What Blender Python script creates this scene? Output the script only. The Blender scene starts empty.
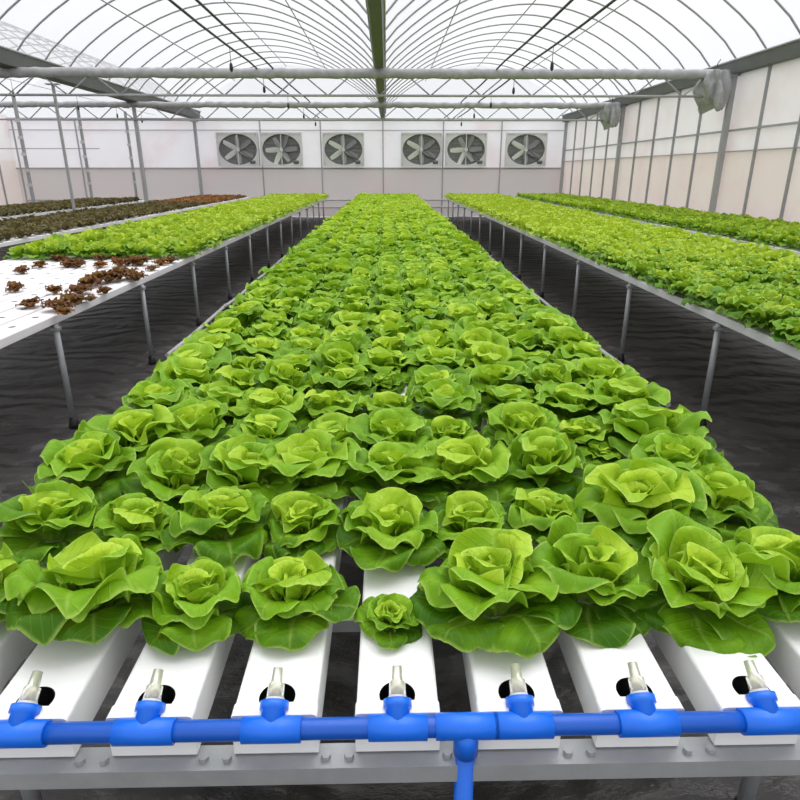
import bpy, math, random
import numpy as np
from mathutils import Vector, Matrix

PI = math.pi
C = bpy.context.scene.collection
rnd = random.Random(7)

# ------------------------------------------------------------------ helpers
class MB:
    """collects shapes and links them as one mesh object"""
    def __init__(self):
        self.v = []; self.f = []; self.mi = []; self.sm = []
    def add(self, vs, fs, mi=0, smooth=False):
        b = len(self.v); self.v += [tuple(p) for p in vs]
        for f in fs:
            self.f.append([b + i for i in f]); self.mi.append(mi); self.sm.append(smooth)
        return self
    def box(self, x0, x1, y0, y1, z0, z1, mi=0, bev=0.0):
        if bev <= 0:
            vs = [(x0,y0,z0),(x1,y0,z0),(x1,y1,z0),(x0,y1,z0),(x0,y0,z1),(x1,y0,z1),(x1,y1,z1),(x0,y1,z1)]
            fs = [(3,2,1,0),(4,5,6,7),(0,1,5,4),(1,2,6,5),(2,3,7,6),(3,0,4,7)]
            return self.add(vs, fs, mi)
        c = bev
        rings = []
        for z, i in ((z0, c), (z0 + c, 0), (z1 - c, 0), (z1, c)):
            a0, a1, b0, b1 = x0 + i, x1 - i, y0 + i, y1 - i
            k = c * .6
            rings.append([(a0+k,b0,z),(a1-k,b0,z),(a1,b0+k,z),(a1,b1-k,z),(a1-k,b1,z),(a0+k,b1,z),(a0,b1-k,z),(a0,b0+k,z)])
        vs = sum(rings, []); fs = []
        for r in range(3):
            for j in range(8):
                fs.append((r*8+j, r*8+(j+1)%8, (r+1)*8+(j+1)%8, (r+1)*8+j))
        fs.append(tuple(range(7, -1, -1))); fs.append(tuple(range(24, 32)))
        return self.add(vs, fs, mi)
    def tube(self, pts, r, n=10, mi=0, caps=True, smooth=True):
        pts = [Vector(p) for p in pts]; rs = r if isinstance(r, (list, tuple)) else [r] * len(pts)
        vs = []; up = None
        for i, p in enumerate(pts):
            d = (pts[min(i+1, len(pts)-1)] - pts[max(i-1, 0)]).normalized()
            if up is None:
                up = Vector((0,0,1)) if abs(d.z) < .9 else Vector((0,1,0))
            a = d.cross(up).normalized(); b = a.cross(d).normalized(); up = b
            for k in range(n):
                t = 2*PI*k/n
                vs.append(p + a*math.cos(t)*rs[i] + b*math.sin(t)*rs[i])
        fs = []
        for i in range(len(pts)-1):
            for k in range(n):
                fs.append((i*n+k, i*n+(k+1)%n, (i+1)*n+(k+1)%n, (i+1)*n+k))
        b0 = len(self.v)
        self.add(vs, fs, mi, smooth)
        if caps:
            self.f.append([b0+k for k in range(n-1, -1, -1)]); self.mi.append(mi); self.sm.append(False)
            e = b0 + (len(pts)-1)*n
            self.f.append([e+k for k in range(n)]); self.mi.append(mi); self.sm.append(False)
        return self
    def prism(self, prof, axis, a, b, mi=0, smooth=False, caps=True):
        """prof: closed list of 2D points; axis 'x' -> (y,z), 'y' -> (x,z), 'z' -> (x,y)"""
        n = len(prof)
        def P(p, t): return (t,p[0],p[1]) if axis == 'x' else ((p[0],t,p[1]) if axis == 'y' else (p[0],p[1],t))
        vs = [P(p, a) for p in prof] + [P(p, b) for p in prof]
        b0 = len(self.v)
        self.add(vs, [(k,(k+1)%n,n+(k+1)%n,n+k) for k in range(n)], mi, smooth)
        if caps:
            self.f.append([b0+k for k in range(n-1,-1,-1)]); self.mi.append(mi); self.sm.append(False)
            self.f.append([b0+n+k for k in range(n)]); self.mi.append(mi); self.sm.append(False)
        return self
    def build(self, name, mats, parent=None, loc=(0,0,0)):
        me = bpy.data.meshes.new(name)
        me.from_pydata(self.v, [], self.f); me.update()
        if not isinstance(mats, (list, tuple)): mats = [mats]
        for m in mats: me.materials.append(m)
        me.polygons.foreach_set('material_index', self.mi)
        me.polygons.foreach_set('use_smooth', self.sm)
        o = bpy.data.objects.new(name, me); C.objects.link(o)
        o.location = loc
        if parent is not None: o.parent = parent
        return o

def tag(o, label=None, cat=None, group=None, kind=None):
    if label: o['label'] = label
    if cat: o['category'] = cat
    if group: o['group'] = group
    if kind: o['kind'] = kind
    return o
def empty(name, loc=(0,0,0), rz=0):
    o = bpy.data.objects.new(name, None); C.objects.link(o)
    o.location = loc; o.rotation_euler = (0,0,rz); o.empty_display_size = .05
    return o
def struct(o):
    o['kind'] = 'structure'; return o
def copy_tree(o, parent=None):
    c = o.copy(); C.objects.link(c)
    if parent is not None: c.parent = parent
    for ch in list(o.children): copy_tree(ch, c)
    return c
ORD = ['zeroth','first','second','third','fourth','fifth','sixth','seventh','eighth','ninth','tenth','eleventh','twelfth',
       'thirteenth','fourteenth','fifteenth','sixteenth','seventeenth','eighteenth','nineteenth','twentieth']
def ordinal(n):
    if n <= 20: return ORD[n]
    tens = {2:'twent',3:'thirt',4:'fort',5:'fift',6:'sixt',7:'sevent',8:'eight',9:'ninet'}[n//10]
    return tens + 'ieth' if n % 10 == 0 else tens + 'y-' + ORD[n % 10]

# ------------------------------------------------------------------ materials
def lin(r, g, b):
    f = lambda c: (c/255/12.92) if c/255 <= .04045 else ((c/255+.055)/1.055)**2.4
    return (f(r), f(g), f(b), 1)
class N:
    def __init__(self, name):
        self.m = bpy.data.materials.new(name); self.m.use_nodes = True
        self.t = self.m.node_tree; self.t.nodes.clear()
        self.out = self.n('ShaderNodeOutputMaterial')
    def n(self, typ, **kw):
        x = self.t.nodes.new(typ)
        for k, v in kw.items(): setattr(x, k, v)
        return x
    def l(self, a, b): self.t.links.new(a, b)
    def math(self, op, a, b=None, c=None, clamp=False):
        x = self.n('ShaderNodeMath', operation=op); x.use_clamp = clamp
        for i, s in enumerate((a, b, c)):
            if s is None: continue
            if isinstance(s, (int, float)): x.inputs[i].default_value = s
            else: self.l(s, x.inputs[i])
        return x.outputs[0]
    def mix(self, fac, a, b):
        x = self.n('ShaderNodeMix', data_type='RGBA')
        for i, s in ((0, fac), (6, a), (7, b)):
            if isinstance(s, (int, float)): x.inputs[i].default_value = s
            elif isinstance(s, tuple): x.inputs[i].default_value = s
            else: self.l(s, x.inputs[i])
        return x.outputs[2]
    def ss(self, v, lo, hi):
        x = self.n('ShaderNodeMapRange', interpolation_type='SMOOTHSTEP')
        self.l(v, x.inputs[0]); x.inputs[1].default_value = lo; x.inputs[2].default_value = hi
        return x.outputs[0]
    def noise(self, scale, detail=3, rough=.5, vec=None, dims='3D'):
        x = self.n('ShaderNodeTexNoise'); x.inputs['Scale'].default_value = scale
        x.inputs['Detail'].default_value = detail; x.inputs['Roughness'].default_value = rough
        if vec is not None: self.l(vec, x.inputs['Vector'])
        return x.outputs['Fac']
    def coord(self, which='Object', scale=None):
        o = self.n('ShaderNodeTexCoord').outputs[which]
        if scale:
            mp = self.n('ShaderNodeMapping'); mp.inputs['Scale'].default_value = scale
            self.l(o, mp.inputs['Vector']); o = mp.outputs[0]
        return o
    def bump(self, h, strength=.3, dist=.01):
        b = self.n('ShaderNodeBump'); b.inputs['Strength'].default_value = strength
        b.inputs['Distance'].default_value = dist; self.l(h, b.inputs['Height']); return b.outputs[0]
    def bsdf(self, col, rough=.5, metal=0, spec=.5, normal=None):
        p = self.n('ShaderNodeBsdfPrincipled')
        for k, s in (('Base Color', col), ('Roughness', rough), ('Metallic', metal), ('Specular IOR Level', spec)):
            if isinstance(s, (int, float, tuple)): p.inputs[k].default_value = s
            else: self.l(s, p.inputs[k])
        if normal is not None: self.l(normal, p.inputs['Normal'])
        return p
    def done(self, sh):
        self.l(sh if not hasattr(sh, 'outputs') else sh.outputs[0], self.out.inputs[0]); return self.m

def plain(name, rgb, rough=.5, metal=0, var=.12, scale=8, bump=0, spec=.5):
    k = N(name); co = k.coord('Object'); f = k.noise(scale, 4, .6, co)
    c = lin(*rgb); d = tuple(x*(1-var*2) for x in c[:3]) + (1,); e = tuple(min(1, x*(1+var)) for x in c[:3]) + (1,)
    col = k.mix(f, d, e)
    nm = k.bump(k.noise(scale*6, 3, .6, co), bump, .005) if bump else None
    return k.done(k.bsdf(col, rough, metal, spec, nm))

def leaf_mat(name, dark, mid, light, pale, trans=.28, object_rand=.25):
    k = N(name)
    uv = k.n('ShaderNodeUVMap'); uv.uv_map = 'leaf'
    sx = k.n('ShaderNodeSeparateXYZ'); k.l(uv.outputs[0], sx.inputs[0])
    u, v = sx.outputs[0], sx.outputs[1]
    s = k.math('ABSOLUTE', k.math('MULTIPLY_ADD', u, 2, -1))
    tint = k.n('ShaderNodeAttribute'); tint.attribute_name = 'tint'
    tn = tint.outputs['Fac']
    oi = k.n('ShaderNodeObjectInfo').outputs['Random']
    co = k.coord('Object')
    nz = k.noise(22, 3, .6, co)
    tone = k.n('ShaderNodeAttribute'); tone.attribute_type = 'OBJECT'; tone.attribute_name = 'tone'
    tn = k.math('ADD', tn, tone.outputs['Fac'])
    t = k.math('ADD', k.math('MULTIPLY_ADD', oi, object_rand, tn), k.math('MULTIPLY_ADD', nz, .5, -.25 - object_rand*.5), clamp=True)
    c = k.mix(k.ss(t, 0, .5), lin(*dark), lin(*mid))
    c = k.mix(k.ss(t, .45, 1.0), c, lin(*light))
    # midrib and side veins
    rib = k.math('SUBTRACT', 1, k.ss(k.math('MULTIPLY_ADD', v, .06, s), .02, .14), clamp=True)
    ph = k.math('SUBTRACT', k.math('MULTIPLY', v, 7.5), k.math('MULTIPLY', s, 3.0))
    fr = k.math('ABSOLUTE', k.math('SUBTRACT', k.math('FRACT', ph), .5))
    vein = k.math('SUBTRACT', 1, k.ss(fr, 0, .12), clamp=True)
    vm = k.math('MAXIMUM', k.math('MULTIPLY', rib, .3), k.math('MULTIPLY', vein, .1))
    rim = k.math('MAXIMUM', k.ss(s, .9, 1.0), k.ss(v, .955, 1.0))
    base = k.math('SUBTRACT', 1, k.ss(v, .05, .35))
    vm = k.math('MAXIMUM', vm, k.math('MULTIPLY', rim, .42))
    vm = k.math('MAXIMUM', vm, k.math('MULTIPLY', base, .45))
    c = k.mix(vm, c, lin(*pale))
    h = k.math('ADD', k.math('MULTIPLY', k.noise(55, 2, .5, co), .7), k.math('MULTIPLY', vein, -.35))
    h = k.math('ADD', h, k.math('MULTIPLY', rib, -.6))
    nm = k.bump(h, .55, .006)
    p = k.bsdf(c, .45, 0, .22, nm)
    tr = k.n('ShaderNodeBsdfTranslucent'); k.l(k.mix(.5, c, lin(*light)), tr.inputs[0])
    mx = k.n('ShaderNodeMixShader'); mx.inputs[0].default_value = trans
    k.l(p.outputs[0], mx.inputs[1]); k.l(tr.outputs[0], mx.inputs[2])
    return k.done(mx)

M = {}
M['leaf'] = leaf_mat('butterhead leaf', (60,110,8), (123,172,22), (188,216,55), (206,234,118))
M['leaf_deep'] = leaf_mat('loose leaf', (46,100,14), (108,158,28), (184,207,58), (200,230,110))
M['leaf_red'] = leaf_mat('red leaf', (78,38,28), (126,74,42), (160,150,70), (176,140,80), trans=.2)
M['leaf_maroon'] = leaf_mat('maroon leaf', (56,52,32), (102,94,56), (148,136,76), (140,122,76), trans=.2)
M['leaf_rust'] = leaf_mat('rusty leaf', (96,60,30), (150,98,54), (180,140,70), (160,120,70), trans=.2)
M['steel'] = plain('galvanised steel', (172,174,176), .45, .3, .15, 14, .1)
M['steel_dull'] = plain('dull painted steel', (176,176,178), .55, .2, .12, 6)
M['roof_steel'] = plain('greenhouse tube', (164,164,167), .6, .1, .1, 4)
M['gutter'] = plain('gutter sheet', (112,113,115), .7, 0, .12, 3)
M['dark_cable'] = plain('black cable', (38,38,40), .5, 0, .1)
M['foot'] = plain('black rubber', (22,22,24), .6, 0, .1)
M['blue'] = plain('blue pvc pipe', (8,84,186), .32, 0, .08, 10)
M['blue_tee'] = plain('bright blue pvc fitting', (12,106,226), .34, 0, .06, 10)
M['white_pipe'] = plain('white pipe', (206,206,202), .5, 0, .15, 6)
M['fabric'] = plain('grey folded shade cloth', (178,177,180), .8, 0, .25, 10, .5)
M['fan_frame'] = plain('fan galvanised sheet', (222,221,222), .5, .05, .1, 5)
M['fan_dark'] = plain('fan louvre dark', (142,142,144), .6, .2, .2, 9)
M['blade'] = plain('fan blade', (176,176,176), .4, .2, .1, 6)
M['blade_dim'] = plain('shaded fan blade', (128,128,130), .5, .1, .1, 6)  # shade on the right-hand blades put into the colour
M['blade_bright'] = plain('polished fan blade', (245,245,245), .35, .1, .04, 6)  # backlight on the left-hand blades put into the colour
M['hole'] = plain('channel inside with painted shade', (10,10,11), .4, 0, .2)  # near-black stands in for the shade inside the white channel's hole

k = N('white channel plastic'); co = k.coord('Object')
c = k.mix(k.noise(5, 4, .6, co), lin(236,236,236), lin(250,249,248))
st = k.ss(k.noise(23, 5, .7, co), .62, .8)
c = k.mix(k.math('MULTIPLY', st, .3), c, lin(190,186,176))
M['channel'] = k.done(k.bsdf(c, .38, 0, .4))

k = N('white channel with planting holes'); co = k.coord('Object')
sx = k.n('ShaderNodeSeparateXYZ'); k.l(co, sx.inputs[0])
yy = k.math('SUBTRACT', k.math('FRACT', k.math('DIVIDE', sx.outputs[1], .25)), .5)
d = k.math('SQRT', k.math('ADD', k.math('POWER', k.math('MULTIPLY', yy, .25), 2), k.math('POWER', sx.outputs[0], 2)))
hol = k.math('MULTIPLY', k.math('LESS_THAN', d, .021), k.math('GREATER_THAN', sx.outputs[2], -.004))
c = k.mix(k.noise(5, 4, .6, co), lin(228,224,226), lin(246,243,245))
c = k.mix(hol, c, lin(60,58,58))
M['channel_holes'] = k.done(k.bsdf(c, .4, 0, .4))

k = N('clear plastic nozzle')
g = k.n('ShaderNodeBsdfPrincipled'); g.inputs['Base Color'].default_value = lin(226,224,206)
g.inputs['Roughness'].default_value = .18; g.inputs['Transmission Weight'].default_value = .55; g.inputs['IOR'].default_value = 1.4
M['clear'] = k.done(g)

# black weed mat on the ground
k = N('black weed mat'); co = k.coord('Object', (1.0, 2.2, 1))
n1 = k.noise(1.2, 4, .6, k.coord('Object')); n2 = k.noise(5, 5, .65, co)
c = k.mix(n1, lin(50,48,48), lin(80,77,75))
c = k.mix(k.math('MULTIPLY', k.ss(n2, .5, .75), .45), c, lin(118,113,108))
wv = k.n('ShaderNodeTexWave', wave_type='BANDS', bands_direction='Y')
wv.inputs['Scale'].default_value = 1.0; wv.inputs['Distortion'].default_value = 9; wv.inputs['Detail'].default_value = 3; wv.inputs['Detail Scale'].default_value = 1.4
k.l(k.coord('Object'), wv.inputs['Vector'])
h = k.math('ADD', k.math('MULTIPLY', wv.outputs['Fac'], 1.2), k.math('MULTIPLY', n2, .8))
M['mat'] = k.done(k.bsdf(c, .5, 0, .45, k.bump(h, .8, .09)))

def film(name, rgb, transp, transl, rough_bands=None):
    k = N(name); co = k.coord('Object')
    c = k.mix(k.noise(.8, 4, .6, co), tuple(x*.93 for x in lin(*rgb)[:3]) + (1,), lin(*rgb))
    tp = k.n('ShaderNodeBsdfTransparent'); k.l(c, tp.inputs[0])
    tl = k.n('ShaderNodeBsdfTranslucent'); k.l(c, tl.inputs[0])
    df = k.n('ShaderNodeBsdfDiffuse'); k.l(c, df.inputs[0])
    a = k.n('ShaderNodeMixShader'); a.inputs[0].default_value = transl
    k.l(df.outputs[0], a.inputs[1]); k.l(tl.outputs[0], a.inputs[2])
    b = k.n('ShaderNodeMixShader'); b.inputs[0].default_value = transp
    k.l(a.outputs[0], b.inputs[1]); k.l(tp.outputs[0], b.inputs[2])
    return k.done(b)
M['roof_film'] = film('clear roof film', (250,250,252), .72, .7)

def wall_film(name, top, low, zsplit, seam=None):
    k = N(name); co = k.coord('Object')
    sx = k.n('ShaderNodeSeparateXYZ'); k.l(co, sx.inputs[0])
    f = k.ss(sx.outputs[2], zsplit-.04, zsplit+.04)
    n = k.noise(.7, 4, .6, co)
    c = k.mix(f, lin(*low), lin(*top))
    c = k.mix(k.math('MULTIPLY', k.ss(n, .45, .75), .35), c, lin(236,214,214))
    tl = k.n('ShaderNodeBsdfTranslucent'); k.l(c, tl.inputs[0])
    df = k.n('ShaderNodeBsdfDiffuse'); k.l(c, df.inputs[0])
    a = k.n('ShaderNodeMixShader'); a.inputs[0].default_value = .52
    k.l(df.outputs[0], a.inputs[1]); k.l(tl.outputs[0], a.inputs[2])
    return k.done(a)
M['wall_back'] = wall_film('end wall sheet', (250,249,251), (226,222,221), 1.70)
M['wall_side'] = wall_film('side wall film', (250,248,248), (246,239,235), 1.95)

# ------------------------------------------------------------------ leaf geometry
def leaf_grid(rng, L, W, a0, a1, cup, ruf, freq, nu, nv, az, r0=.012, z0=0., bendp=1.0, twist=0., tip=.30):
    t = np.linspace(0, 1, nv); s = np.linspace(-1, 1, nu)
    a = np.radians(a0 + (a1-a0) * t**bendp)
    dt = L/(nv-1)
    r = r0 + np.concatenate([[0], np.cumsum(np.cos((a[1:]+a[:-1])/2)*dt)])
    z = z0 + np.concatenate([[0], np.cumsum(np.sin((a[1:]+a[:-1])/2)*dt)])
    x = np.clip(t/.6, 0, 1); sm = x*x*(3-2*x)
    f = np.where(t < .6, .36 + .64*sm, np.sqrt(np.clip(1-((t-.6)/.56)**2, 0.02, 1)))
    w = W*f
    T, S = np.meshgrid(t, s, indexing='ij')
    Q = np.clip((T-.5)/.5, 0, 1)                       # upper half of the blade is a half disc
    TE = np.where(T < .5, T/.5*.56, .56 + .44*Q*np.sqrt(1-S**2/2))
    Wd = np.where(T < .5, np.interp(T/.5*.6, t, w), W*np.sqrt(1-Q**2/2))
    env = np.clip((T-.2)/.35, 0, 1); env = env*env*(3-2*env)
    p1, p2, p3 = rng.uniform(0, 6.28, 3)
    side = np.where(S > 0, p1, p2)
    ru = ruf*W*np.abs(S)**2.2*np.sin(2*PI*freq*T + side)*env
    ru = .88*ru + ruf*.42*W*Q**2*np.sin(1.5*PI*S + p3)
    fold = .07*W*np.sin(2*PI*(1.1*T + .5*S) + p3)*env
    E = (np.abs(S)**5 + Q**5)**.2
    lip = -.26*W*np.clip((np.minimum(E, 1.1)-.66)/.34, 0, 1)**2*env*rng.uniform(.2, 1.3)
    off = cup*Wd*S**2 + ru + fold + lip
    off -= .06*W*np.exp(-(S/.13)**2)*env          # pressed midrib
    lat = Wd*S*(1-.13*cup*S**2)
    A = np.interp(TE, t, a)
    R = np.interp(TE, t, r) - np.sin(A)*off
    Z = np.maximum(np.interp(TE, t, z) + np.cos(A)*off, .003)
    lat = lat + twist*W*T*T
    ca, sa = math.cos(az), math.sin(az)
    X = R*ca - lat*sa; Y = R*sa + lat*ca
    V = np.stack([X, Y, Z], -1).reshape(-1, 3)
    idx = np.arange(nv*nu).reshape(nv, nu)
    F = np.stack([idx[:-1, :-1], idx[:-1, 1:], idx[1:, 1:], idx[1:, :-1]], -1).reshape(-1, 4)
    UV = np.stack([(S+1)/2, T], -1).reshape(-1, 2)
    return V, F, UV

def mesh_np(name, parts, mat):
    """parts: list of (V, F, UV, tint)"""
    vs, fs, uvs, ts = [], [], [], []; b = 0
    for V, F, UV, t in parts:
        vs.append(V); fs.append(F+b); uvs.append(UV); ts.append(np.full(len(V), t)); b += len(V)
    V = np.concatenate(vs).astype(np.float32); F = np.concatenate(fs).astype(np.int32)
    UV = np.concatenate(uvs); T = np.concatenate(ts).astype(np.float32)
    me = bpy.data.meshes.new(name)
    me.vertices.add(len(V)); me.vertices.foreach_set('co', V.ravel())
    me.loops.add(F.size); me.loops.foreach_set('vertex_index', F.ravel())
    me.polygons.add(len(F)); me.polygons.foreach_set('loop_start', np.arange(0, F.size, 4, dtype=np.int32))
    me.polygons.foreach_set('use_smooth', np.ones(len(F), dtype=bool))
    l = me.uv_layers.new(name='leaf'); l.data.foreach_set('uv', UV[F.ravel()].astype(np.float32).ravel())
    at = me.attributes.new('tint', 'FLOAT', 'POINT'); at.data.foreach_set('value', T)
    me.materials.append(mat); me.update(); me.validate()
    return me

def head_leaves(seed, lod, style='butter'):
    """leaves of one head of nominal radius .12: list of (ring, V, F, UV, tint)"""
    rng = np.random.default_rng(seed)
    nu, nv = {0: (15, 17), 1: (11, 11), 2: (7, 7), 3: (5, 5)}[lod]
    if style == 'butter':
        rings = [(6, .130, .070, 44, -20, .12, .20, 1.15, 'outer', .16),
                 (6, .128, .072, 64,  14, .26, .22, 1.2, 'outer', .42),
                 (5, .112, .066, 80,  44, .46, .20, 1.15, 'inner', .66),
                 (4, .090, .054, 88,  72, .66, .18, 1.1, 'heart', .82),
                 (4, .062, .038, 94, 106, .85, .15, 1.1, 'heart', .92)]
        if lod == 2: rings = rings[:4]
        if lod == 3: rings = [(5,) + rings[0][1:], (6,) + rings[1][1:], (4,) + rings[2][1:], (2,) + rings[3][1:]]
    elif style == 'loose':
        rings = [(7, .130, .046, 48,  -8, .12, .34, 2.6, 'outer', .2),
                 (7, .130, .046, 66,  26, .2, .36, 2.8, 'outer', .45),
                 (6, .112, .040, 80,  56, .4, .34, 2.6, 'heart', .75)]
        if lod == 3: rings = [(5,) + rings[0][1:], (5,) + rings[1][1:], (4,) + rings[2][1:]]
    else:   # frilly red
        rings = [(6, .115, .046, 50,   4, .12, .5, 3.4, 'outer', .2),
                 (6, .110, .044, 68,  34, .2, .5, 3.6, 'outer', .35),
                 (5, .085, .034, 82,  64, .4, .45, 3.2, 'heart', .62)]
        if lod == 3: rings = [(5,) + rings[0][1:], (4,) + rings[1][1:], (3,) + rings[2][1:]]
    out = []; off = rng.uniform(0, 6.28)
    for ri, (n, L, W, a0, a1, cup, ruf, fr, ring, tint) in enumerate(rings):
        off += rng.uniform(.3, .6)
        for i in range(n):
            q = rng.uniform(.82, 1.16)
            az = off + 2*PI*i/n + rng.uniform(-.16, .16)
            g = leaf_grid(rng, L*q, W*rng.uniform(.88, 1.12)*(.5+.5*q), a0+rng.uniform(-8, 8), a1+rng.uniform(-14, 14),
                          cup*rng.uniform(.6, 1.4), ruf*rng.uniform(.6, 1.3), fr*rng.uniform(.8, 1.25), nu, nv, az,
                          r0=max(.003, .016-.003*ri), z0=.004+.004*ri, bendp=rng.uniform(.8, 1.3), twist=rng.uniform(-.3, .3))
            out.append((ring,) + g + (float(np.clip(tint+rng.uniform(-.12, .12), 0, 1)),))
    return out

# ------------------------------------------------------------------ layout constants (metres)
TOP = .74                      # top of the growing channels
PITCH = .202; X0 = .012        # main bed
YN, YF = .784, 23.0            # near and far end of the main bed
SIDE = 2.04                    # inner edge of the two side benches
YWALL = 24.3
XR, XL, XLL = 6.5, -6.75, -13.35
EAVE = 3.36
GY = -3.0                      # ground starts behind the camera

# ------------------------------------------------------------------ camera, world, render look
cam = bpy.data.cameras.new('camera'); co_ = bpy.data.objects.new('camera', cam); C.objects.link(co_)
co_.location = (0, 0, 1.57); co_.rotation_euler = (PI/2-.3506, 0, -.0203)
cam.lens = 623.5/800*36; cam.sensor_width = 36; cam.clip_start = .05; cam.clip_end = 300
bpy.context.scene.camera = co_
w = bpy.data.worlds.new('overcast'); bpy.context.scene.world = w; w.use_nodes = True
nt = w.node_tree; nt.nodes.clear()
ow = nt.nodes.new('ShaderNodeOutputWorld'); bg = nt.nodes.new('ShaderNodeBackground')
tc = nt.nodes.new('ShaderNodeTexCoord'); sp = nt.nodes.new('ShaderNodeSeparateXYZ'); rp = nt.nodes.new('ShaderNodeValToRGB')
nt.links.new(tc.outputs['Generated'], sp.inputs[0]); nt.links.new(sp.outputs[2], rp.inputs[0])
rp.color_ramp.elements[0].position = 0.0; rp.color_ramp.elements[0].color = (.72, .74, .76, 1)
rp.color_ramp.elements[1].position = .8; rp.color_ramp.elements[1].color = (1, 1, 1, 1)
nt.links.new(rp.outputs[0], bg.inputs[0]); bg.inputs[1].default_value = 1.2
nt.links.new(bg.outputs[0], ow.inputs[0])
sc = bpy.context.scene
sc.view_settings.view_transform = 'Standard'; sc.view_settings.look = 'None'
sc.view_settings.exposure = 0; sc.view_settings.gamma = 1
sc.cycles.use_denoising = True
sc.cycles.max_bounces = 8; sc.cycles.transparent_max_bounces = 10
sun = bpy.data.lights.new('overcast sun', 'SUN'); so = bpy.data.objects.new('overcast sun', sun); C.objects.link(so)
sun.energy = 3.1; sun.angle = math.radians(70); so.rotation_euler = (math.radians(-16), math.radians(8), 0); so.location = (0, 6, 12)

# ------------------------------------------------------------------ setting: floor
nx, ny = 90, 150
xs = np.linspace(XLL, XR, nx); ys = np.linspace(GY, YWALL, ny)
fl = MB(); vs = []
for j in range(ny):
    for i in range(nx):
        x, y = xs[i], ys[j]
        z = -.012 + .008*math.sin(x*3.1+y*2.3) + .006*math.sin(y*5.7-x*1.3) + .004*rnd.uniform(-1, 1)
        vs.append((x, y, min(z, 0)))
fl.add(vs, [(j*nx+i, j*nx+i+1, (j+1)*nx+i+1, (j+1)*nx+i) for j in range(ny-1) for i in range(nx-1)], 0, True)
struct(fl.build('floor', M['mat']))

# ------------------------------------------------------------------ setting: roof film, walls
BAYS = [(XLL, XL), (XL, -.12), (-.12, XR)]
RISE = 1.55
def arch(x0, x1, n=22):
    pts = []
    for i in range(n+1):
        u = i/n
        pts.append((x0 + (x1-x0)*u, EAVE + .12 + RISE*math.sin(PI*u)**.8))
    return pts
rf = MB()
for x0, x1 in BAYS:
    p = arch(x0, x1); n = len(p)
    vs = [(a, GY, z+.03) for a, z in p] + [(a, YWALL, z+.03) for a, z in p]
    rf.add(vs, [(i, i+1, n+i+1, n+i) for i in range(n-1)], 0, True)
struct(rf.build('ceiling', M['roof_film']))

wb = MB(); wb.box(XLL, XR, YWALL, YWALL+.04, 0, EAVE)
wall_back = struct(wb.build('wall_back', M['wall_back']))
gb = MB()
for x0, x1 in BAYS:
    p = arch(x0, x1); n = len(p)
    vs = [(a, YWALL, EAVE) for a, z in p] + [(a, YWALL, z+.03) for a, z in p]
    gb.add(vs, [(i, i+1, n+i+1, n+i) for i in range(n-1)], 0)
struct(gb.build('wall_gable', M['roof_film']))
wr = MB(); wr.box(XR, XR+.03, GY, YWALL, 0, EAVE+.1)
wall_right = struct(wr.build('wall_right', M['wall_side']))
wl = MB(); wl.box(XLL-.03, XLL, GY, YWALL, 0, EAVE+.1)
wall_left = struct(wl.build('wall_left', M['wall_side']))
# posts and rails of the walls
for x in (-13.2, -11, -8.8, -4.5, -2.35, -.12, 2.05, 4.15):
    MB().box(x-.02, x+.02, YWALL-.05, YWALL-.005, 0, EAVE).build('wall_post', M['steel_dull'], wall_back)
for z, r in ((1.69, .03), (EAVE-.04, .045), (2.97, .012)):
    MB().box(XLL, XR, YWALL-.045, YWALL-.002, z-r, z+r).build('wall_rail', M['steel_dull'], wall_back)
for z in (.34, .60):
    MB().tube([(XLL+.2, YWALL-.1, z), (XR-.2, YWALL-.1, z)], .03, 8).build('wall_pipe', M['white_pipe'], wall_back)
y = YWALL-.03
big = (24.2, 18.4, 12.7, 7.0, 1.3)
for i in range(24):
    yy = 24.2 - i*1.14
    if yy < GY: break
    if i % 5: MB().box(XR-.05, XR-.004, yy-.016, yy+.016, 0, EAVE).build('wall_post', M['roof_steel'], wall_right)
for z, r in ((2.3, .018), (1.93, .01)):
    MB().box(XR-.04, XR-.003, GY, YWALL-.05, z-r, z+r).build('wall_rail', M['steel_dull'], wall_right)
for i in range(12):
    yy = 23.2 - i*2.28
    if yy > GY: MB().box(XLL+.004, XLL+.05, yy-.022, yy+.022, 0, EAVE).build('wall_post', M['roof_steel'], wall_left)

# columns
def column(x, y, label, group=None, w=.05):
    r = empty('steel_column', (x, y, 0))
    MB().box(-w, w, -w*.9, w*.9, 0, EAVE-.12, 0, .008).build('post', M['steel_dull'], r)
    MB().box(-.11, .11, -.1, .1, 0, .012).build('base_plate', M['steel'], r)
    MB().box(-.13, .13, -.06, .06, EAVE-.13, EAVE-.11).build('head_plate', M['steel'], r)
    tag(r, label, 'column', group)
column(XR-.09, 18.4, 'square grey steel column along right wall, under the farther hanging cloth bundle')
column(XR-.09, 12.7, 'square grey steel column along right wall, under the nearer hanging cloth bundle')
column(XR-.09, 24.1, 'grey steel column in the far right corner between end wall and side wall')
column(XL, 24.1, 'grey steel column against end wall, left of the first exhaust fan')
column(XL, 18.5, 'tall grey steel column between the two beds of dark red lettuce, midway along gutter', None, .042)
column(XL, 14.2, 'thin grey steel column nearest the camera in the left bay row', None, .026)

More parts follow.
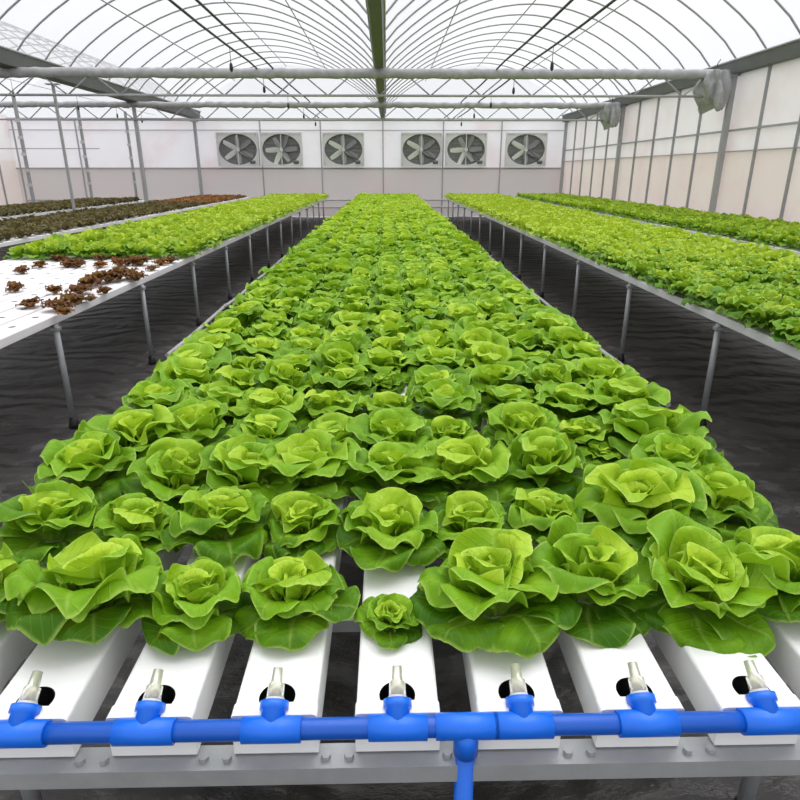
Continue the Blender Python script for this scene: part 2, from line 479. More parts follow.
# gutters
for i, (x, lab) in enumerate(((-.12, 'dark metal roof gutter running down the middle of the greenhouse'),
               (XR-.06, 'grey metal roof gutter along the top of the right side wall'),
               (XL, 'wide grey metal roof gutter over the columns of the left bay'))):
    wd = (.105, .17, .22)[i]; dp = (.18, .20, .24)[i]; gz = EAVE + (0, -.10, -.03)[i]
    g = MB(); g.prism([(x-wd, gz+dp), (x-wd*.72, gz), (x+wd*.72, gz), (x+wd, gz+dp), (x+wd*.92, gz+dp), (x+wd*.66, gz+.012), (x-wd*.66, gz+.012), (x-wd*.92, gz+dp)], 'y', GY, YWALL-.06)
    o = g.build('roof_gutter', M['gutter']); tag(o, lab, 'gutter')
    lp = MB(); lp.tube([(x-wd, GY, gz+dp), (x-wd, YWALL-.06, gz+dp)], .02, 6); lp.build('lip', M['roof_steel'], o)
    lp = MB(); lp.tube([(x+wd, GY, gz+dp), (x+wd, YWALL-.06, gz+dp)], .02, 6); lp.build('lip', M['roof_steel'], o)

# hoops: one pipe arch each
for bi, (x0, x1) in enumerate(BAYS):
    bay = ('far left', 'left', 'right')[bi]
    p = arch(x0, x1)
    proto = None
    for j in range(15):
        yy = 23.6 - j*.98
        if proto is None:
            hm = MB(); hm.tube([(a, 0, z) for a, z in p], .017, 6, caps=False)
            proto = hm.build('roof_hoop', M['roof_steel']); o = proto
        else:
            o = proto.copy(); C.objects.link(o)
        o.location = (0, yy, 0)
        tag(o, 'thin grey steel hoop arching under the clear film of the %s roof bay' % bay, 'roof hoop', 'hoops of the %s roof bay' % bay)
    for u in ((.5,) if bi == 0 else (.25, .5, .75)):
        i = int(u*22); a, z = p[i]
        where = {.25: 'left slope', .5: 'crown', .75: 'right slope'}[u]
        pm = MB(); pm.tube([(a, 9, z-.03), (a, YWALL-.05, z-.03)], .013, 6)
        tag(pm.build('roof_purlin', M['roof_steel']), 'thin straight steel purlin along the %s of the %s roof bay' % (where, bay), 'purlin')

# trusses: flat lattice across two bays
def truss(y, x0, x1, zl, zu, label, n, wrap):
    r = empty('roof_truss', ((x0+x1)/2, y, zl)); cx = (x0+x1)/2; h = zu-zl
    u = MB(); pts = []; rs = []
    m = 60
    for i in range(m+1):
        xx = x0-cx + (x1-x0)*i/m
        pts.append((xx, 0, h + rnd.uniform(-.012, .012)*wrap)); rs.append((.074 if y < 15 else .058) + .02*wrap*abs(math.sin(i*1.1)) + .008*rnd.random())
    u.tube(pts, rs, 8); u.build('upper_chord', M['fabric'] if wrap else M['roof_steel'], r)
    MB().tube([(x0-cx, 0, 0), (x1-cx, 0, 0)], .022, 8).build('lower_chord', M['steel_dull'], r)
    st = (x1-x0)/n
    for i in range(n):
        a = x0-cx+i*st
        MB().tube([(a, 0, 0), (a+st*.5, 0, h)], .014, 6).build('web_brace', M['steel_dull'], r)
        MB().tube([(a+st*.5, 0, h), (a+st, 0, 0)], .014, 6).build('web_brace', M['steel_dull'], r)
    tag(r, label, 'roof truss')
for y, zl, zu, nm, wrp in ((12.72, 2.89, 3.255, 'nearer', .6), (18.42, 2.89, 3.255, 'farther', 1.0)):
    truss(y, XLL+.1, XL, zl, zu, 'lattice roof truss of the far left bay, %s one' % nm, 7, wrp)
    truss(y, XL, -.12, zl, zu, 'lattice roof truss over the left bay, %s one' % nm, 7, wrp)
    truss(y, -.12, XR-.05, zl, zu, 'lattice roof truss over the right bay, %s one' % nm, 7, wrp)

# cables under the roof
for x, lab in ((-2.33, 'black cable sloping across left roof bay, left of a pair'), (-2.04, 'black cable in left roof bay, right of a pair'),
               (2.02, 'black cable in right roof bay, left of a pair'), (2.48, 'black cable in right roof bay, right of a pair')):
    c = MB(); pts = []
    for i in range(13):
        yy = 6 + (23.7-6)*i/12
        pts.append((x, yy, 3.34 - .03*math.sin(PI*((i % 4)/4))))
    c.tube(pts, .016, 6); tag(c.build('roof_cable', M['dark_cable']), lab, 'cable')
for x, z, lab in ((-8.0, 3.42, 'thin grey wire with droppers above the dark red beds'),):
    c = MB(); c.tube([(x, 6, z), (x, 23.9, z)], .006, 6); tag(c.build('hanging_wire', M['roof_steel']), lab, 'wire')
# small black sprinklers hanging from the cables
def sprinkler(x, y, z1, ln, lab, grp):
    r = empty('hanging_sprinkler', (x, y, z1-ln))
    MB().tube([(0,0,.1), (0,0,ln)], .005, 6).build('tube', M['dark_cable'], r)
    MB().tube([(0,0,0), (0,0,.03), (0,0,.1), (0,0,.13)], [.012,.028,.024,.008], 8).build('weight', M['dark_cable'], r)
    tag(r, lab, 'sprinkler', grp)
for i, yy in enumerate((10.6, 13.3, 16.4, 19.4, 22.5)):
    sprinkler(-2.33, yy, 3.33, .34, 'small black sprinkler hanging in the left roof bay, %s from the front' % ORD[i+1], 'sprinklers of the left bay')
for i, yy in enumerate((10.4, 13.4, 16.2, 19.2, 22.4)):
    sprinkler(2.48, yy, 3.33, .34, 'small black sprinkler hanging in the right roof bay, %s from the front' % ORD[i+1], 'sprinklers of the right bay')
for i, yy in enumerate((15, 18, 20.5, 22.5)):
    sprinkler(-8.0, yy, 3.42, .34, 'small black sprinkler hanging over the dark red beds, %s from the front' % ORD[i+1], 'sprinklers of the far left bay')

# grey cloth bundles hung at the tops of the right-hand columns
def bundle(y, label, s):
    r = np.random.default_rng(int(y*10)); n, m = 40, 14
    mb = MB(); vs = []
    for j in range(m):
        v = j/(m-1)
        rad = (.15 + .045*math.sin(PI*v)) * s
        for i in range(n):
            t = 2*PI*i/n
            k = 1 + .20*math.sin(2*t + 3*v + s) + .26*math.sin(6*t - 3*v) + .12*math.sin(9*t + 5*v) + r.uniform(-.07, .07)
            rag = (.10*math.sin(2*t+.5) + .06*math.sin(5*t))*v
            vs.append((rad*k*math.cos(t), 1.5*rad*k*math.sin(t), s*(-.56*v + rag + .02*math.sin(5*t))))
    mb.add(vs, [(j*n+i, j*n+(i+1) % n, (j+1)*n+(i+1) % n, (j+1)*n+i) for j in range(m-1) for i in range(n)], 0, True)
    mb.f.append(list(range((m-1)*n, m*n))); mb.mi.append(0); mb.sm.append(False)
    mb.f.append(list(range(n-1, -1, -1))); mb.mi.append(0); mb.sm.append(False)
    o = mb.build('cloth_bundle', M['fabric'], None, (XR-.45, y-.06, EAVE-.06))
    tag(o, label, 'cloth bundle')
    MB().tube([(0, -.1*s, 0), (0, -.02*s, .12), (.06, 0, .2)], .008, 6).build('tie', M['dark_cable'], o)
bundle(12.75, 'large crumpled grey cloth bundle tied at the top of the nearer wall column', 1.0)
bundle(18.4, 'smaller crumpled grey cloth bundle at the top of the farther wall column', .9)

# thin hanging strips at far left
for i, (x, y0) in enumerate(((-9.4, 17.6), (-9.0, 20.2), (-8.4, 22.2))):
    r = empty('trellis_post', (x, y0, 0))
    MB().box(-.035, .035, -.03, .03, 0, 3.4).build('post', M['roof_steel'], r)
    for z in (1.25, 1.6, 2.0, 2.4, 2.8):
        MB().box(-.06, .06, -.045, -.03, z-.04, z+.04).build('clip', M['white_pipe'], r)
    tag(r, 'thin grey post with small clips behind the dark red bed, %s from the left' % ORD[i+1], 'post')
for z in (2.18,):
    wv_ = MB(); wv_.tube([(-13, 18.9, z), (-8.0, 18.9, z)], .012, 6); tag(wv_.build('tie_rail', M['roof_steel']), 'thin horizontal grey rail crossing the far left bay', 'rail')

# ------------------------------------------------------------------ exhaust fans
def make_fan():
    r = empty('exhaust_fan'); Wd, Hh, D = .74, .565, .16
    fr = MB()
    fr.box(-Wd, Wd, -D, 0, -Hh, -Hh+.05); fr.box(-Wd, Wd, -D, 0, Hh-.05, Hh)
    fr.box(-Wd, -Wd+.05, -D, 0, -Hh+.05, Hh-.05); fr.box(Wd-.05, Wd, -D, 0, -Hh+.05, Hh-.05)
    fr.build('housing', M['fan_frame'], r)
    # front plate with the round opening
    n = 48; rx, rz = .678, .512; pl = MB(); vs = []
    for i in range(n):
        t = 2*PI*i/n; c, s = math.cos(t), math.sin(t)
        q = min((Wd-.05)/max(abs(c), 1e-6), (Hh-.05)/max(abs(s), 1e-6))
        vs.append((c*q, -D+.02, s*q))
    for i in range(n):
        t = 2*PI*i/n; vs.append((rx*math.cos(t), -D+.02, rz*math.sin(t)))
    for i in range(n):
        t = 2*PI*i/n; vs.append((rx*math.cos(t), -D+.11, rz*math.sin(t)))
    pl.add(vs, [(i, (i+1) % n, n+(i+1) % n, n+i) for i in range(n)] + [(n+i, n+(i+1) % n, 2*n+(i+1) % n, 2*n+i) for i in range(n)])
    pl.build('shroud', M['fan_frame'], r)
    lv = MB()
    lv.box(-Wd+.05, Wd-.05, -.02, -.012, -Hh+.05, Hh-.05)
    for i in range(9):
        z = -Hh + .1 + i*.115
        lv.add([(-Wd+.06, -.022, z), (Wd-.06, -.022, z), (Wd-.06, -.05, z+.07), (-Wd+.06, -.05, z+.07)], [(0,1,2,3)])
    lv.build('louvre', M['fan_dark'], r)
    for i in range(6):
        t = PI/6 + PI/3*i + .05
        b = MB(); vs = []
        for j in range(7):
            u = j/6; rr = .09 + .53*u; wd = .05 + .035*math.sin(PI*(.2+.7*u)); tw = .55-.25*u
            ell = 1 - (1-rz/rx)*abs(math.sin(t))**1.5
            for s in (-1, 0, 1):
                px = rr*ell; py = wd*s
                vs.append((px*math.cos(t) - py*math.sin(t), -.085 + s*wd*math.sin(tw) - .008*(1-s*s), px*math.sin(t) + py*math.cos(t)))
        b.add(vs, [(j*3+a, j*3+a+1, (j+1)*3+a+1, (j+1)*3+a) for j in range(6) for a in range(2)], 0, True)
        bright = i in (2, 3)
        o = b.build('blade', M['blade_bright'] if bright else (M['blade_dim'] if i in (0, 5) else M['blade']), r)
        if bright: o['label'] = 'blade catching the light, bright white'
    hb = MB(); hb.tube([(0,-.13,0), (0,-.125,0), (0,-.06,0)], [.05,.075,.075], 14); hb.build('hub', M['fan_frame'], r)
    br = MB(); br.box(-.014, .014, -.135, -.12, -rz, rz); br.build('support_bar', M['fan_frame'], r)
    mo = MB(); mo.tube([(.42,-.15,-.42), (.60,-.15,-.42)], .055, 12); mo.build('motor', M['gutter'], r)
    bl = MB(); bl.tube([(0,-.128,.07), (.52,-.14,-.36)], .006, 6); bl.tube([(0,-.128,-.07), (.48,-.14,-.47)], .006, 6); bl.build('drive_belt', M['dark_cable'], r)
    return r
fan = make_fan()
FX = (-5.31, -3.76, -1.54, 1.26, 2.87, 5.04)
FL = ('leftmost exhaust fan on end wall, beside the far left column', 'exhaust fan second from left on end wall, right one of left pair',
      'single exhaust fan just left of the centre post on end wall', 'exhaust fan just right of centre post, left one of right pair',
      'exhaust fan fifth from left on end wall, right one of right pair', 'rightmost exhaust fan on end wall, near the right corner')
for i, x in enumerate(FX):
    o = fan if i == 0 else copy_tree(fan)
    o.location = (x, YWALL-.05, 2.325)
    if i in (1, 4):
        for ch in o.children:
            if ch.name.startswith('blade'): ch.rotation_euler = (0, math.radians(-30), 0)
    tag(o, 'square grey ' + FL[i], 'exhaust fan', 'exhaust fans along the end wall')

# ------------------------------------------------------------------ benches
def leg_mesh():
    pass
def bench(name, xa, xb, ya, yb, label, y_legs, drop=.062):
    r = empty(name, ((xa+xb)/2, ya, 0)); cx = (xa+xb)/2
    z1 = TOP-drop+(.01 if drop < .07 else 0)
    for x in (xa+.09, xb-.09):
        MB().box(x-cx-.015, x-cx+.015, 0, yb-ya, z1-.03, z1, 0, .004).build('side_rail', M['steel'], r)
    lm = fm = bm = None
    for y in y_legs:
        for x in (xa+.02, xb-.02):
            if lm is None:
                lg = MB(); lg.tube([(0,0,.05), (0,0,z1-.003)], .019, 10); a = lg.build('leg', M['steel'], r, (x-cx, y-ya, 0)); lm = a.data
                ft = MB(); ft.tube([(0,0,0), (0,0,.012), (0,0,.07)], [.034,.034,.022], 10); f = ft.build('foot', M['foot'], a); fm = f.data
                cl = MB(); cl.box(-.026, .026, -.024, .024, z1-.045, z1-.02, 0, .004); b = cl.build('clamp', M['steel'], a); bm = b.data
            else:
                a = bpy.data.objects.new('leg', lm); C.objects.link(a); a.parent = r; a.location = (x-cx, y-ya, 0)
                f = bpy.data.objects.new('foot', fm); C.objects.link(f); f.parent = a
                b = bpy.data.objects.new('clamp', bm); C.objects.link(b); b.parent = a
        MB().box(xa-cx+.04, xb-cx-.04, y-ya-.015, y-ya+.015, z1-.03, z1).build('cross_bar', M['steel'], r)
    tag(r, label, 'bench frame')
    return r
legsL = [3.83 - 1.45*i for i in (2, 1)] + [3.83 + 1.45*i for i in range(13)]
legsR = [3.76 - 1.5*i for i in (2, 1)] + [3.76 + 1.5*i for i in range(13)]
legsL = [y for y in legsL if .5 < y < 22.9]; legsR = [y for y in legsR if .5 < y < 22.9]
WB = 1.82
bm_ = bench('bench_frame', -.9, .92, .78, YF, 'galvanised bench frame on legs under the middle bed of large lettuces', [1.12 + 1.48*i for i in range(15)], .082)
bench('bench_frame', -SIDE-WB, -SIDE, .4, 22.9, 'galvanised bench frame with legs along the aisle, left of the middle bed', legsL)
bench('bench_frame', SIDE, SIDE+WB, .4, 22.9, 'galvanised bench frame with legs along the aisle, right of the middle bed', legsR)
bench('bench_frame', 4.55, 6.15, .4, 22.9, 'galvanised bench frame of the bed beside the right side wall', [1 + 1.7*i for i in range(13)])
bench('bench_frame', -6.45, -4.8, .4, 22.9, 'galvanised bench frame under the nearer dark red lettuce bed', [1 + 1.7*i for i in range(13)])
bench('bench_frame', -9.1, -7.45, .4, 20.5, 'galvanised bench frame under the farthest dark red lettuce bed', [1 + 1.7*i for i in range(12)])
# front angle bar with bolts at the near end of the middle bench
ab = MB(); ab.prism([(.752, TOP-.085), (.752, TOP-.12), (.757, TOP-.12), (.757, TOP-.09), (.80, TOP-.09), (.80, TOP-.085)], 'x', -.92, .94)
o = ab.build('front_bar', M['steel']); o.parent = bm_; o.matrix_parent_inverse = Matrix.Translation(-bm_.location)
for kx in range(-4, 4):
    for dx in (-.018, .02):
        b = MB(); x = X0 + PITCH*(kx+.5) + dx
        b.tube([(x, .772, TOP-.087), (x, .772, TOP-.077)], .008, 6, smooth=False)
        o = b.build('bolt', M['steel']); o.parent = bm_; o.matrix_parent_inverse = Matrix.Translation(-bm_.location)

# ------------------------------------------------------------------ growing channels
def channel_profile(w, h, r=.008):
    p = []
    for cx, cz, a0 in ((w/2-r, -r, 90), (-w/2+r, -r, 180)):
        pass
    pts = []
    for (cx, cz), a0 in (((w/2-r, -r), 0), ((-w/2+r, -r), 90)):
        for k in range(4):
            a = math.radians(a0 + 30*k); pts.append((cx + r*math.cos(a), cz + r*math.sin(a)))
    pts += [(-w/2, -h), (w/2, -h)]
    return pts
def channel(x, w, h, y0, y1, mat, hole=None):
    mb = MB(); prof = channel_profile(w, h); n = len(prof)
    # side walls, corners and base (everything but the flat top)
    vs = [(p[0], 0, p[1]) for p in prof] + [(p[0], y1-y0, p[1]) for p in prof]
    top_edge = 3                      # edge 3 -> 4 is the flat top
    mb.add(vs, [(k, (k+1) % n, n+(k+1) % n, n+k) for k in range(n) if k != top_edge])
    mb.f.append(list(range(n-1, -1, -1))); mb.mi.append(0); mb.sm.append(False)
    mb.f.append(list(range(n, 2*n))); mb.mi.append(0); mb.sm.append(False)
    a, b = prof[4][0], prof[3][0]
    if hole is None:
        mb.add([(a,0,0), (b,0,0), (b,y1-y0,0), (a,y1-y0,0)], [(0,1,2,3)])
    else:
        hy, hr = hole; s1 = 2*hy
        angs = sorted(set([round(2*PI*i/36, 5) for i in range(36)] + [round(math.atan2(sy*hy, sx*b) % (2*PI), 5) for sx in (1,-1) for sy in (1,-1)]))
        m = len(angs); out = []; rim = []; low = []
        for t in angs:
            c, s = math.cos(t), math.sin(t); q = min(b/max(abs(c),1e-9), hy/max(abs(s),1e-9))
            out.append((c*q, hy+s*q, 0)); rim.append((c*hr, hy+s*hr, 0)); low.append((c*hr, hy+s*hr, -h+.008))
        mb.add(out+rim, [(i, (i+1) % m, m+(i+1) % m, m+i) for i in range(m)])
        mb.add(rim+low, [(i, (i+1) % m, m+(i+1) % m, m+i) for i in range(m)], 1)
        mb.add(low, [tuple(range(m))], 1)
        mb.add([(a,s1,0), (b,s1,0), (b,y1-y0,0), (a,y1-y0,0)], [(0,1,2,3)])
    o = mb.build('growing_channel', [mat, M['hole']], None, (x, y0, TOP))
    cap = MB(); pp = [(p[0]*1.025, p[1]*1.04+.0012) for p in prof]
    cap.prism(pp, 'y', -.004, .022 if hole else .03); cap.build('end_cap', mat, o)
    return o
def chan_phrase(k):
    if k == 0: return 'the centre channel'
    return '%s channel %s of centre' % (ORD[abs(k)], 'left' if k < 0 else 'right')
for kx in range(-4, 5):
    o = channel(X0+PITCH*kx, .137, .08, YN, YF, M['channel'], hole=(.0345, .0305))
    tag(o, 'white growing channel of the middle bed, %s' % ('on its centre line' if kx == 0 else '%s to the %s of centre' % (ORD[abs(kx)], 'left' if kx < 0 else 'right')),
        'growing channel', 'growing channels of the middle bed')
def side_channels(x_in, dirn, n, y0, y1, where, mat):
    for i in range(n):
        o = channel(x_in + dirn*(.1+.202*i), .176, .05, y0, y1, mat)
        tag(o, 'white growing channel %s, %s' % (where, 'at aisle edge' if i == 0 else '%s from aisle edge' % ORD[i+1]), 'growing channel',
            'growing channels %s' % where)
side_channels(-SIDE, -1, 9, .4, 22.9, 'on the left bench of green and red lettuce', M['channel_holes'])
side_channels(SIDE, 1, 9, .4, 22.9, 'on the bench right of the middle bed', M['channel'])
side_channels(4.55, 1, 8, .4, 22.9, 'on the bench beside the right wall', M['channel'])
side_channels(-4.8, -1, 8, .4, 22.9, 'on the nearer dark red bench', M['channel'])
side_channels(-7.45, -1, 8, .4, 20.5, 'on the farthest dark red bench', M['channel'])

# ------------------------------------------------------------------ blue supply pipe
PY, PZ, PR = .762, .730, .0165
pipe = empty('water_supply_pipe', (0, PY, PZ))
MB().tube([(-1.15, 0, 0), (1.2, 0, 0)], PR, 20).build('header_pipe', M['blue'], pipe)
for kx in range(-4, 5):
    x = X0 + PITCH*kx
    t = MB(); t.tube([(x-.0475, 0, 0), (x-.047, 0, 0), (x+.047, 0, 0), (x+.0475, 0, 0)], [PR+.001, .0205, .0205, PR+.001], 24)
    dv = Vector((0, .86, .51)).normalized()
    bz = Vector((x, 0, 0))
    t.tube([bz + dv*.005, bz + dv*.027, bz + dv*.029, bz + dv*.041, bz + dv*.0415], [.0195, .0195, .0235, .0235, .016], 20)
    tee = t.build('tee_fitting', M['blue_tee'], pipe)
    nz = MB()
    nz.tube([bz + dv*.037, bz + dv*.046], [.0155, .0155], 16, 1)
    nz.tube([bz + dv*.046, bz + dv*.068, bz + dv*.071, bz + dv*.094, bz + dv*.0945], [.0145, .0135, .0098, .0082, .005], 16, 0)
    nz.build('nozzle', [M['clear'], M['white_pipe']], tee)
x = X0 + PITCH*.5 + .01
t = MB(); t.tube([(x-.0505, 0, 0), (x-.05, 0, 0), (x+.05, 0, 0), (x+.0505, 0, 0)], [PR+.001, .0205, .0205, PR+.001], 24)
t.tube([(x, 0, -.005), (x, 0, -.055), (x, 0, -.0555)], [.0205, .0205, .017], 24)
t.build('feed_tee', M['blue_tee'], pipe)
MB().tube([(x, 0, -.05), (x, 0, -PZ+.0)], PR, 18).build('feed_pipe', M['blue_tee'], pipe)
tag(pipe, 'blue plastic water supply pipe with tees across the front of the channels', 'pipe')

# white pipes lying on the floor along the aisles
def floor_pipe(x, y0, label):
    m_ = MB(); dy = (22.6-y0)/24; pts = [(x + .014*math.sin(i*1.9), y0 + dy*i, .02 + .006*math.sin(i*2.7)) for i in range(25)]
    m_.tube(pts, .02, 10); o = m_.build('floor_pipe', M['white_pipe']); tag(o, label, 'pipe')
    for i in range(3, 24, 5):
        c = MB(); c.tube([(pts[i][0], pts[i][1]-.06, pts[i][2]), (pts[i][0], pts[i][1]+.06, pts[i][2])], .026, 10); c.build('coupling', M['steel_dull'], o)
floor_pipe(-1.985, 5.45, 'dirty white pipe on the floor along the foot of the left bench')
floor_pipe(1.985, 4.1, 'dirty white pipe on the floor along the foot of the right bench')

# ------------------------------------------------------------------ lettuces
def project(x, y, z):
    z -= 1.57; ya, th = .0203, .3506
    a = x*math.cos(ya) - y*math.sin(ya); b = x*math.sin(ya) + y*math.cos(ya)
    d = b*math.cos(th) - z*math.sin(th); u = b*math.sin(th) + z*math.cos(th)
    if d < .1: return None
    return 400 + 623.5*a/d, 400 - 623.5*u/d, d

def split_meshes(seed, lod, style, mat):
    L = head_leaves(seed, lod, style)
    outer = mesh_np('outer_leaves', [l[1:] for l in L if l[0] in ('outer', 'inner')], mat)
    heart = mesh_np('heart', [l[1:] for l in L if l[0] == 'heart'], mat)
    return outer, heart
def whole_mesh(seed, lod, style, mat):
    return mesh_np('head', [l[1:] for l in head_leaves(seed, lod, style)], mat)

# near variants whose leaves are separate parts
near = []
for s in range(6):
    L = head_leaves(100+s, 0)
    lv = [mesh_np('leaf', [l[1:]], M['leaf']) for l in L if l[0] in ('outer', 'inner')]
    ht = mesh_np('heart', [l[1:] for l in L if l[0] == 'heart'], M['leaf'])
    near.append((lv, ht))
mid = [split_meshes(200+s, 0 if s < 5 else 1, 'butter', M['leaf']) for s in range(10)]
far = [whole_mesh(300+s, 1 if s < 4 else 2, 'butter', M['leaf']) for s in range(8)]

def near_head(x, y, R, rz, tilt, label, group):
    r = empty('lettuce', (x, y, TOP), rz); r.rotation_euler = (tilt[0], tilt[1], rz); s = R/.12; r.scale = (s, s, s)
    lv, ht = near[rnd.randrange(len(near))]
    for m in lv:
        o = bpy.data.objects.new('leaf', m); C.objects.link(o); o.parent = r
    o = bpy.data.objects.new('heart', ht); C.objects.link(o); o.parent = r
    tag(r, label, 'lettuce', group); return r
def mid_head(pair, x, y, R, label, group):
    o = bpy.data.objects.new('lettuce', pair[0]); C.objects.link(o)
    o.location = (x, y, TOP); s = R/.12; o.scale = (s, s, s*rnd.uniform(.85, 1.1))
    o.rotation_euler = (rnd.uniform(-.16, .16), rnd.uniform(-.16, .16), rnd.uniform(0, 6.28))
    h = bpy.data.objects.new('heart', pair[1]); C.objects.link(h); h.parent = o
    tag(o, label, 'lettuce', group); return o
def far_head(me, x, y, R, label, group, name='lettuce', cat='lettuce'):
    o = bpy.data.objects.new(name, me); C.objects.link(o)
    o.location = (x, y, TOP); s = R/.12; o.scale = (s, s, s*rnd.uniform(.85, 1.1))
    o.rotation_euler = (rnd.uniform(-.16, .16), rnd.uniform(-.16, .16), rnd.uniform(0, 6.28))
    tag(o, label, cat, group); return o

# front rows, placed one by one: row -> {channel: (x, y, radius)}
FRONT = {
 1: {-4: (-.80, 1.04, .13), -3: (-.585, 1.03, .150), -2: (-.375, 1.01, .112), -1: (-.188, 1.03, .118), 0: (-.005, .985, .058),
      1: (.205, 1.015, .158), 2: (.405, 1.06, .14), 3: (.605, 1.05, .145), 4: (.815, 1.06, .14)},
 2: {-4: (-.80, 1.30, .125), -3: (-.60, 1.29, .112), -2: (-.393, 1.29, .124), -1: (-.205, 1.30, .108), 0: (.0, 1.255, .122),
      1: (.195, 1.28, .110), 2: (.37, 1.30, .108), 3: (.615, 1.34, .165), 4: (.815, 1.36, .135)},
}
LOOK = {(1,-3): 'large lettuce with broad leaves drooping forward', (1,-2): 'neat round lettuce with open cupped heart',
        (1,-1): 'compact round lettuce with folded inner leaves', (1,0): 'smallest lettuce with bare channel showing around it',
        (1,1): 'largest sprawling lettuce with broad overlapping leaves', (1,2): 'upright lettuce leaning against the largest head',
        (1,3): 'broad lettuce with flat spreading leaves'}
ROW0, DROW = 1.545, .248
def row_y(r): return ROW0 + DROW*(r-3)
GM = 'butterhead lettuces of the middle bed'
cand = []
nrow = int((YF-.15-ROW0)/DROW)+3
for r in range(1, nrow+1):
    for kx in range(-4, 5):
        if r in FRONT: x, y, R = FRONT[r][kx]
        else:
            x = X0 + PITCH*kx + rnd.uniform(-.022, .022); y = row_y(r) + rnd.uniform(-.03, .03)
            R = rnd.uniform(.122, .152) if y < 6 else rnd.uniform(.135, .16)
            if abs(kx) == 4: R *= 1.1
            if (r, kx) == (6, 0): R = .07; y += .09
            if (r, kx) == (5, 0): R = .105
            if (r, kx) == (3, 3): R = .062; y += .2; x += .05
            if (r, kx) == (4, 3): R = .105
            if (r, kx) == (4, 1): R = .095
        cand.append(('main', r, kx, x, y, R))
Y0R = 2.55
for j in range(int((22.8-Y0R)/.25)):
    for i in range(9):
        cand.append(('right', j+1, i+1, SIDE+(.1 if i else .075)+.202*i+rnd.uniform(-.02, .02), Y0R+.25*j+rnd.uniform(-.03, .03), rnd.uniform(.125, .15)*(1 if i else 1.08)))
Y0L = 6.55
for j in range(int((22.8-Y0L)/.25)):
    for i in range(9):
        cand.append(('left', j+1, i+1, -SIDE-(.1 if i else .07)-.202*i+rnd.uniform(-.02, .02), Y0L+.25*j+rnd.uniform(-.03, .03), rnd.uniform(.128, .155)))
def in_frame(x, y, m=30):
    p = project(x, y, TOP+.06)
    return p is not None and -m < p[0] < 800+m and -m < p[1] < 800+m
def dist(c): return math.hypot(c[3], c[4])
vis = sorted([c for c in cand if in_frame(c[3], c[4], 45)], key=lambda c: dist(c)/c[5])
single = set(id(c) for c in vis[:296])
loose = [split_meshes(400+s, 1, 'loose', M['leaf_deep']) for s in range(6)]
lowb = [head_leaves(500+s, 3, 'butter') for s in range(6)]
lowl = [head_leaves(520+s, 3, 'loose') for s in range(6)]
lowr = [head_leaves(540+s, 3, 'red') for s in range(6)]
def placed(L, x, y, R, tshift=0.):
    a = rnd.uniform(0, 6.28); ca, sa = math.cos(a), math.sin(a); s = R/.12; q = rnd.uniform(-.14, .14) + tshift; out = []
    tx, ty = rnd.uniform(-.15, .15), rnd.uniform(-.15, .15)
    for ring, V, F, UV, t in L:
        P = np.empty_like(V)
        P[:, 0] = (V[:, 0]*ca - V[:, 1]*sa)*s; P[:, 1] = (V[:, 0]*sa + V[:, 1]*ca)*s
        P[:, 2] = V[:, 2]*s + tx*P[:, 0] + ty*P[:, 1] + TOP
        P[:, 0] += x; P[:, 1] += y
        out.append((P, F, UV, float(np.clip(t+q, 0, 1))))
    return out
mass = {'main': [], 'right': [], 'left': []}
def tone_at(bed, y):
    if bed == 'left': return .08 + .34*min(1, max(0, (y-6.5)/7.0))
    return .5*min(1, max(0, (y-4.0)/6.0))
for c in cand:
    bed, r, kx, x, y, R = c
    if id(c) in single:
        if bed == 'main':
            if (r, kx) in LOOK: lab = '%s, front row, %s' % (LOOK[(r, kx)], chan_phrase(kx).replace('the ', ''))
            else: lab = 'green lettuce in the %s, %s' % ('front row' if r == 1 else ordinal(r)+' row from the front', 'on the centre channel' if kx == 0 else chan_phrase(kx))
            if r <= 2: near_head(x, y, R, rnd.uniform(0, 6.28), (rnd.uniform(.02, .2), rnd.uniform(-.12, .12)), lab, GM)
            elif r <= 11: mid_head(mid[rnd.randrange(5 if r < 7 else 10)], x, y, R, lab, GM)
            else: far_head(far[rnd.randrange(4 if r < 16 else 8)], x, y, R, lab, GM)
        else:
            sd = 'bench right of the middle bed' if bed == 'right' else 'left bench behind the red seedlings'
            lab = 'loose green lettuce on the %s, row %s, %s from aisle' % (sd, ordinal(r), ordinal(kx))
            lab = lab.replace('row %s,' % ordinal(r), '%s row,' % ordinal(r))
            o = mid_head(loose[rnd.randrange(6)], x, y, R, lab, 'loose green lettuces on the %s' % sd)
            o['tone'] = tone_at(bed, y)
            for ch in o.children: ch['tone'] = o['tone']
    elif bed == 'main':
        if y > 1.2: mass['main'] += placed(lowb[rnd.randrange(6)], x, y, R, .10 + .22*min(1, max(0, (y-6)/8)))  # tint rises with distance, painting haze into the leaves
    elif y > 2:
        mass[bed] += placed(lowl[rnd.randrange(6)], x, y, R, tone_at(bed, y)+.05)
def stuff(name, parts, mat, label):
    o = bpy.data.objects.new(name, mesh_np(name, parts, mat)); C.objects.link(o)
    tag(o, label, 'lettuce crop', None, 'stuff')
stuff('distant_lettuce_crop', mass['main'], M['leaf'], 'far part of the middle bed of light green lettuces, reaching the end wall')
stuff('distant_lettuce_crop', mass['right'], M['leaf_deep'], 'far green lettuces on the bench right of the middle bed')
stuff('distant_lettuce_crop', mass['left'], M['leaf_deep'], 'far bright green lettuces on the bench left of the middle bed')
mass2 = []
for j in range(84):
    for i in range(8):
        yy = 2.0 + .25*j
        if yy < 5: continue
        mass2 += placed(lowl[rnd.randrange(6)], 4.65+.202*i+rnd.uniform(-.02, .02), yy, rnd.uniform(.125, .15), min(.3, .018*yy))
stuff('wall_side_lettuce_crop', mass2, M['leaf_deep'], 'green lettuces on the bench beside the right side wall')

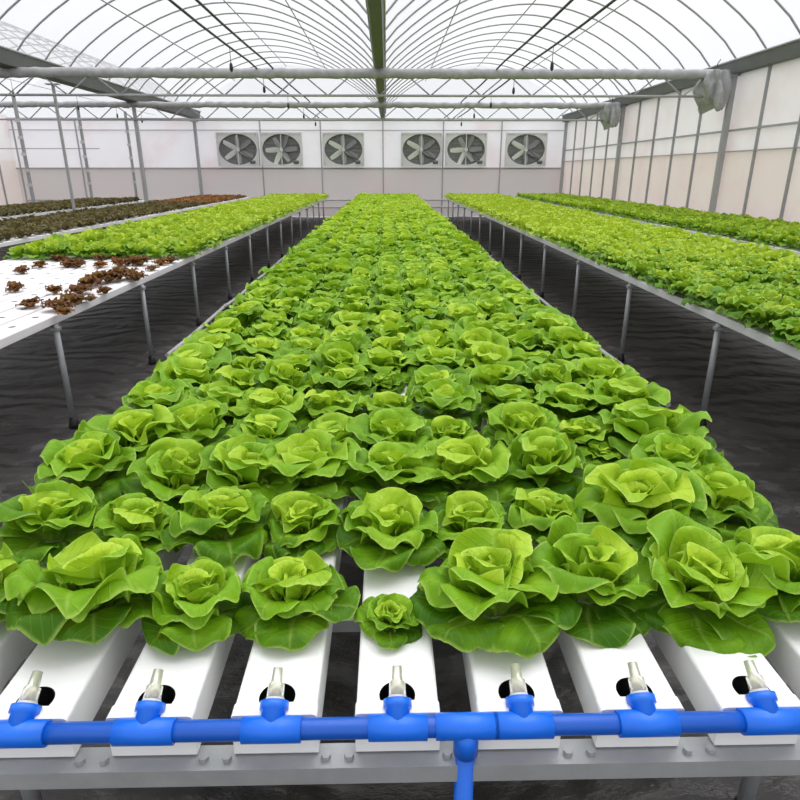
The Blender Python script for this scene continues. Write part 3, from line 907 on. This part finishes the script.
# red seedlings scattered over the bare front of the left bench: x, y, radius in metres
redm = [split_meshes(600+s, 1, 'red', M['leaf_red']) for s in range(5)]
grm = [split_meshes(620+s, 1, 'red', M['leaf_rust']) for s in range(2)]
SEED = [(-2.094, 3.966, 0.098), (-2.105, 4.134, 0.093), (-2.078, 4.204, 0.075), (-1.989, 3.84, 0.061), (-2.226, 4.555, 0.091), (-2.279, 4.82, 0.096), (-2.273, 4.963, 0.11), (-2.237, 5.062, 0.112), (-2.199, 5.165, 0.114), (-2.131, 5.217, 0.104), (-2.025, 5.109, 0.091), (-2.03, 4.276, 0.048), (-2.038, 4.551, 0.061), (-2.406, 4.558, 0.071), (-2.962, 5.901, 0.078), (-2.949, 5.97, 0.092), (-2.852, 5.899, 0.078), (-2.882, 6.416, 0.084), (-2.649, 5.895, 0.078), (-2.501, 5.961, 0.092), (-2.463, 6.03, 0.079), (-2.331, 6.028, 0.106), (-2.099, 5.686, 0.063), (-2.143, 6.024, 0.079), (-2.096, 6.168, 0.081), (-3.282, 6.345, 0.069), (-3.213, 6.344, 0.069), (-2.755, 6.494, 0.057), (-2.581, 6.41, 0.056), (-3.202, 5.906, 0.078), (-2.318, 4.07, 0.082), (-2.735, 4.65, 0.083), (-3.158, 5.522, 0.073)]
order = sorted(range(len(SEED)), key=lambda i: SEED[i][1])
for n_, i in enumerate(order):
    x, y, R = SEED[i]
    lab = 'small frilly red lettuce at front of left bench, %s from its near edge' % ordinal(n_+1)
    o = mid_head((redm if n_ % 6 else grm)[rnd.randrange(2 if n_ % 6 == 0 else 5)], x, y, R, lab, 'red lettuce seedlings on the left bench')
    o.name = 'red_lettuce'; o['category'] = 'red lettuce'

# dark red beds farther left
redfar = [whole_mesh(640+s, 3, 'red', M['leaf_maroon']) for s in range(5)]
rust = [whole_mesh(660+s, 3, 'red', M['leaf_rust']) for s in range(4)]
rc = []
for j in range(84):
    for i in range(8): rc.append(('near', j+1, i+1, -4.9-.202*i+rnd.uniform(-.02, .02), 1.9+.25*j, rnd.uniform(.105, .14)))
for j in range(72):
    for i in range(8): rc.append(('far', j+1, i+1, -7.55-.202*i+rnd.uniform(-.02, .02), 2.2+.25*j, rnd.uniform(.12, .15)))
rv = sorted([c for c in rc if in_frame(c[3], c[4], 5)], key=lambda c: dist(c)/c[5])
rs_ = set(id(c) for c in rv[:258])
ml = {'near': [], 'rust': [], 'far': []}
front_row = {b: min(c[1] for c in rv if c[0] == b) for b in ('near', 'far')}
for c in rc:
    bed, r, i, x, y, R = c
    if y > 17.5 and bed == 'near' : k_ = 'rust'
    else: k_ = bed
    if id(c) in rs_:
        lab = 'dark red lettuce on the %s red bench, %s row, %s from aisle edge' % ('nearer' if bed == 'near' else 'farthest', ordinal(r-front_row[bed]+1), ordinal(i))
        far_head((rust if k_ == 'rust' else redfar)[rnd.randrange(4)], x, y, R, lab, 'dark red lettuces on the %s red bench' % ('nearer' if bed == 'near' else 'farthest'), 'red_lettuce', 'red lettuce')
    elif y > 5:
        ml[k_] += placed(lowr[rnd.randrange(6)], x, y, R, .05)
stuff('red_lettuce_crop', ml['near'], M['leaf_maroon'], 'dark red lettuces in the middle of the nearer red bench')
stuff('red_lettuce_crop', ml['rust'], M['leaf_rust'], 'rusty orange lettuces at the far end of the nearer red bench')
stuff('red_lettuce_crop', ml['far'], M['leaf_maroon'], 'dark lettuces on the farthest red bench by the end wall')
